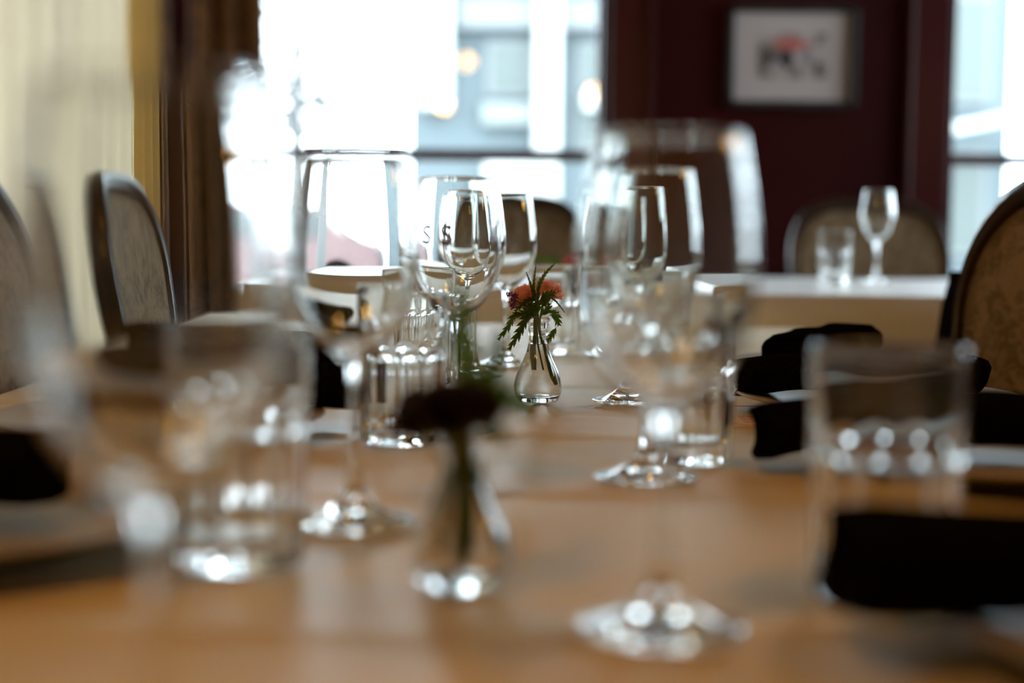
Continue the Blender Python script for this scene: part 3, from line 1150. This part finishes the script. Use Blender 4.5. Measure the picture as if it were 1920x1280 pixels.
def cutlery(name, label, loc, rz, kindk, group=None):
    t = thing(name, label, kindk, loc, rz, group)
    hb = bmesh.new()
    pr = [(0, .005), (.02, .0075), (.06, .006), (.10, .0035), (.125, .003)]
    rings = []
    for (x, hw_) in pr:
        rings.append([hb.verts.new((x, s * hw_, z)) for s, z in ((-1, .0012), (-.6, .0028), (.6, .0028), (1, .0012), (.6, 0), (-.6, 0))])
    for a, b in zip(rings, rings[1:]):
        for k in range(6):
            hb.faces.new((a[k], a[(k + 1) % 6], b[(k + 1) % 6], b[k]))
    hb.faces.new(rings[0]); hb.faces.new(rings[-1][::-1])
    obj('handle', hb, M_steel, t, True)
    if kindk == 'knife':
        b = bmesh.new()
        o_ = [(.124, -.003), (.135, -.009), (.19, -.0105), (.215, -.006), (.222, .003), (.2, .0045), (.124, .003)]
        lo = [b.verts.new((x, y, .0004)) for x, y in o_]; hi = [b.verts.new((x, y, .0020)) for x, y in o_]
        b.faces.new(lo[::-1]); b.faces.new(hi)
        for k in range(len(o_)):
            j = (k + 1) % len(o_); b.faces.new((lo[k], lo[j], hi[j], hi[k]))
        obj('blade', b, M_steel, t)
    else:
        b = bmesh.new()
        add_box(b, (.142, 0, .0025), (.036, .020, .0018), 0, .0006)
        obj('fork_head', b, M_steel, t)
        for k in range(4):
            obj('tine', box((.180, -.0081 + .0054 * k, .0028), (.042, .0026, .0016), 0, .0004), M_steel, t)
    return t


cutlery('table_knife', 'steel table knife with shining handle by the front left plate', (-.166, .690, TZ + .001), R(86), 'knife')
cutlery('table_fork', 'steel fork lying right of the front left wine glass, by the left plate', (-.495, .66, TZ + .001), R(88), 'fork')
cutlery('table_knife', 'steel table knife right of the plate at the second right setting', (.498, .93, TZ + .001), R(88), 'knife')


# ------------------------------------------------------------ chairs
def back_outline(w0, w1, z0, z1, n=26):
    """half profile from bottom to crown: (halfwidth, z)"""
    pts = []
    for k in range(n + 1):
        t = k / n
        if t < .62:
            u = t / .62
            pts.append((w0 + (w1 - w0) * (u ** .9), z0 + (z1 - z0) * .68 * u))
        else:
            a = (t - .62) / .38 * PI / 2
            ca, sa = max(0, math.cos(a)), math.sin(a)
            pts.append((w1 * ca ** .55, z0 + (z1 - z0) * (.68 + .32 * sa ** (2 / 2.3))))
    return pts


def ring_pts(w0, w1, z0, z1):
    h = back_outline(w0, w1, z0, z1)
    return [(x, z) for x, z in h] + [(-x, z) for x, z in h[::-1][1:]]


def lean(z):
    return -.10 * max(0, (z - .45)) / .55 - .0   # towards -y (backwards)


def make_chair(name, label, loc, rz):
    t = thing(name, label, 'chair', loc, rz)
    zt_ = 1.02
    outer = ring_pts(.195, .235, .44, zt_)
    inner = ring_pts(.182, .221, .50, zt_ - .040)
    # frame: tube-like ring between outer and inner outlines
    fb_ = bmesh.new()
    rows = []
    n = len(outer)
    for k in range(n):
        (xo, zo), (xi, zi) = outer[k], inner[k]
        ring = []
        for (f, y) in ((0, -.012), (.05, .010), (.5, .019), (.95, .010), (1, -.012), (.95, -.030), (.5, -.036), (.05, -.030)):
            x = xo + (xi - xo) * f; z = zo + (zi - zo) * f
            curve = .030 * (1 - (x / .235) ** 2)
            ring.append(fb_.verts.new((x, y + lean(z) - curve, z)))
        rows.append(ring)
    for a, b in zip(rows, rows[1:]):
        for k in range(8):
            fb_.faces.new((a[k], a[(k + 1) % 8], b[(k + 1) % 8], b[k]))
    fb_.faces.new(rows[0]); fb_.faces.new(rows[-1][::-1])
    obj('back_frame', fb_, M_wood, t, True)
    # upholstered panel, bulging front and back
    pb = bmesh.new()
    nin = ring_pts(.186, .225, .495, zt_ - .036)
    cx, cz = 0, .74
    for sgn, off in ((1, .004), (-1, -.024)):
        prev = None
        for q in range(8):
            s = 1 - q / 8
            ring = []
            for (x, z) in nin:
                X = cx + (x - cx) * s; Z = cz + (z - cz) * s
                bul = .020 * (1 - s ** 4) * sgn
                curve = .030 * (1 - (X / .235) ** 2)
                ring.append(pb.verts.new((X, off + lean(Z) - curve + bul, Z)))
            if prev:
                m_ = len(ring)
                for k in range(m_):
                    pb.faces.new((prev[k], prev[(k + 1) % m_], ring[(k + 1) % m_], ring[k]))
            else:
                first = ring
            prev = ring
        pb.faces.new(prev)
        if sgn == 1:
            f1 = first
        else:
            for k in range(len(f1)):
                pb.faces.new((f1[k], f1[(k + 1) % len(f1)], first[(k + 1) % len(f1)], first[k]))
    obj('backrest', pb, M_damask, t, True)
    obj('seat', box((0, .215, .445), (.46, .45, .085), 0, .03), M_damask, t, True)
    obj('seat_rail', box((0, .215, .385), (.44, .43, .06), 0, .006), M_wood, t)
    for sx in (-1, 1):
        lb_ = bmesh.new(); tube(lb_, [(sx * .195, .40, .37), (sx * .197, .41, .2), (sx * .195, .415, 0)], .022, 10, .014)
        obj('leg', lb_, M_wood, t, True)
        lb_ = bmesh.new(); tube(lb_, [(sx * .185, -.02, .50), (sx * .187, -.015, .35), (sx * .19, -.05, .15), (sx * .195, -.09, 0)], .020, 10, .014)
        obj('leg', lb_, M_wood, t, True)
    return t


# local +y is the way the chair faces
c0 = make_chair('dining_chair', 'damask upholstered chair with arched dark wood frame at the right edge', (.638, 1.67, 0), R(115))
dup(c0, (-.62, 2.60, 0), R(-90), 'upholstered chair left of the table, its arched back rail catching blue light')
dup(c0, (-.60, 1.76, 0), R(-90), 'blurred upholstered chair at the left edge of the photo, nearest on that side')
dup(c0, (1.04, 4.08, 0), R(180), 'dark upholstered chair behind the white table below the framed picture')
dup(c0, (-.02, 4.06, 0), R(176), 'dark upholstered chair back behind the small white table, before the window')
dup(c0, (1.62, 4.12, 0), R(172), 'dark upholstered chair by the right window, mostly behind the nearest right chair')

# low black chair between the long table and the white table
lc = thing('low_chair', 'low black leather chair just behind the nearest chair on the right', 'chair', (.66, 2.17, 0), R(90))
lbm = bmesh.new()
rows = []
for k in range(9):
    tt = k / 8
    z = .40 + .46 * tt
    hw_ = .235 - .03 * tt
    y = -.03 - .05 * tt
    e = 1 if k < 8 else .9
    rows.append([lbm.verts.new((sx * hw_ * e, y + dy, z)) for sx, dy in ((-1, -.025), (-.5, -.045), (.5, -.045), (1, -.025), (1, .015), (.5, .0), (-.5, .0), (-1, .015))])
for a, b in zip(rows, rows[1:]):
    for k in range(8):
        lbm.faces.new((a[k], a[(k + 1) % 8], b[(k + 1) % 8], b[k]))
lbm.faces.new(rows[0]); lbm.faces.new(rows[-1])
bmesh.ops.bevel(lbm, geom=[e for e in lbm.edges if e.is_valid and len(e.link_faces) == 2 and e.calc_face_angle(0) > .8], offset=.012, segments=2, affect='EDGES')
obj('backrest', lbm, M_lowblack, lc, True)
obj('seat', box((0, .2, .43), (.46, .44, .08), 0, .03), M_lowblack, lc, True)
for sx in (-1, 1):
    for y in (-.01, .38):
        lb_ = bmesh.new(); tube(lb_, [(sx * .19, y, .40), (sx * .2, y, 0)], .02, 10, .013)
        obj('leg', lb_, M_wood, lc, True)
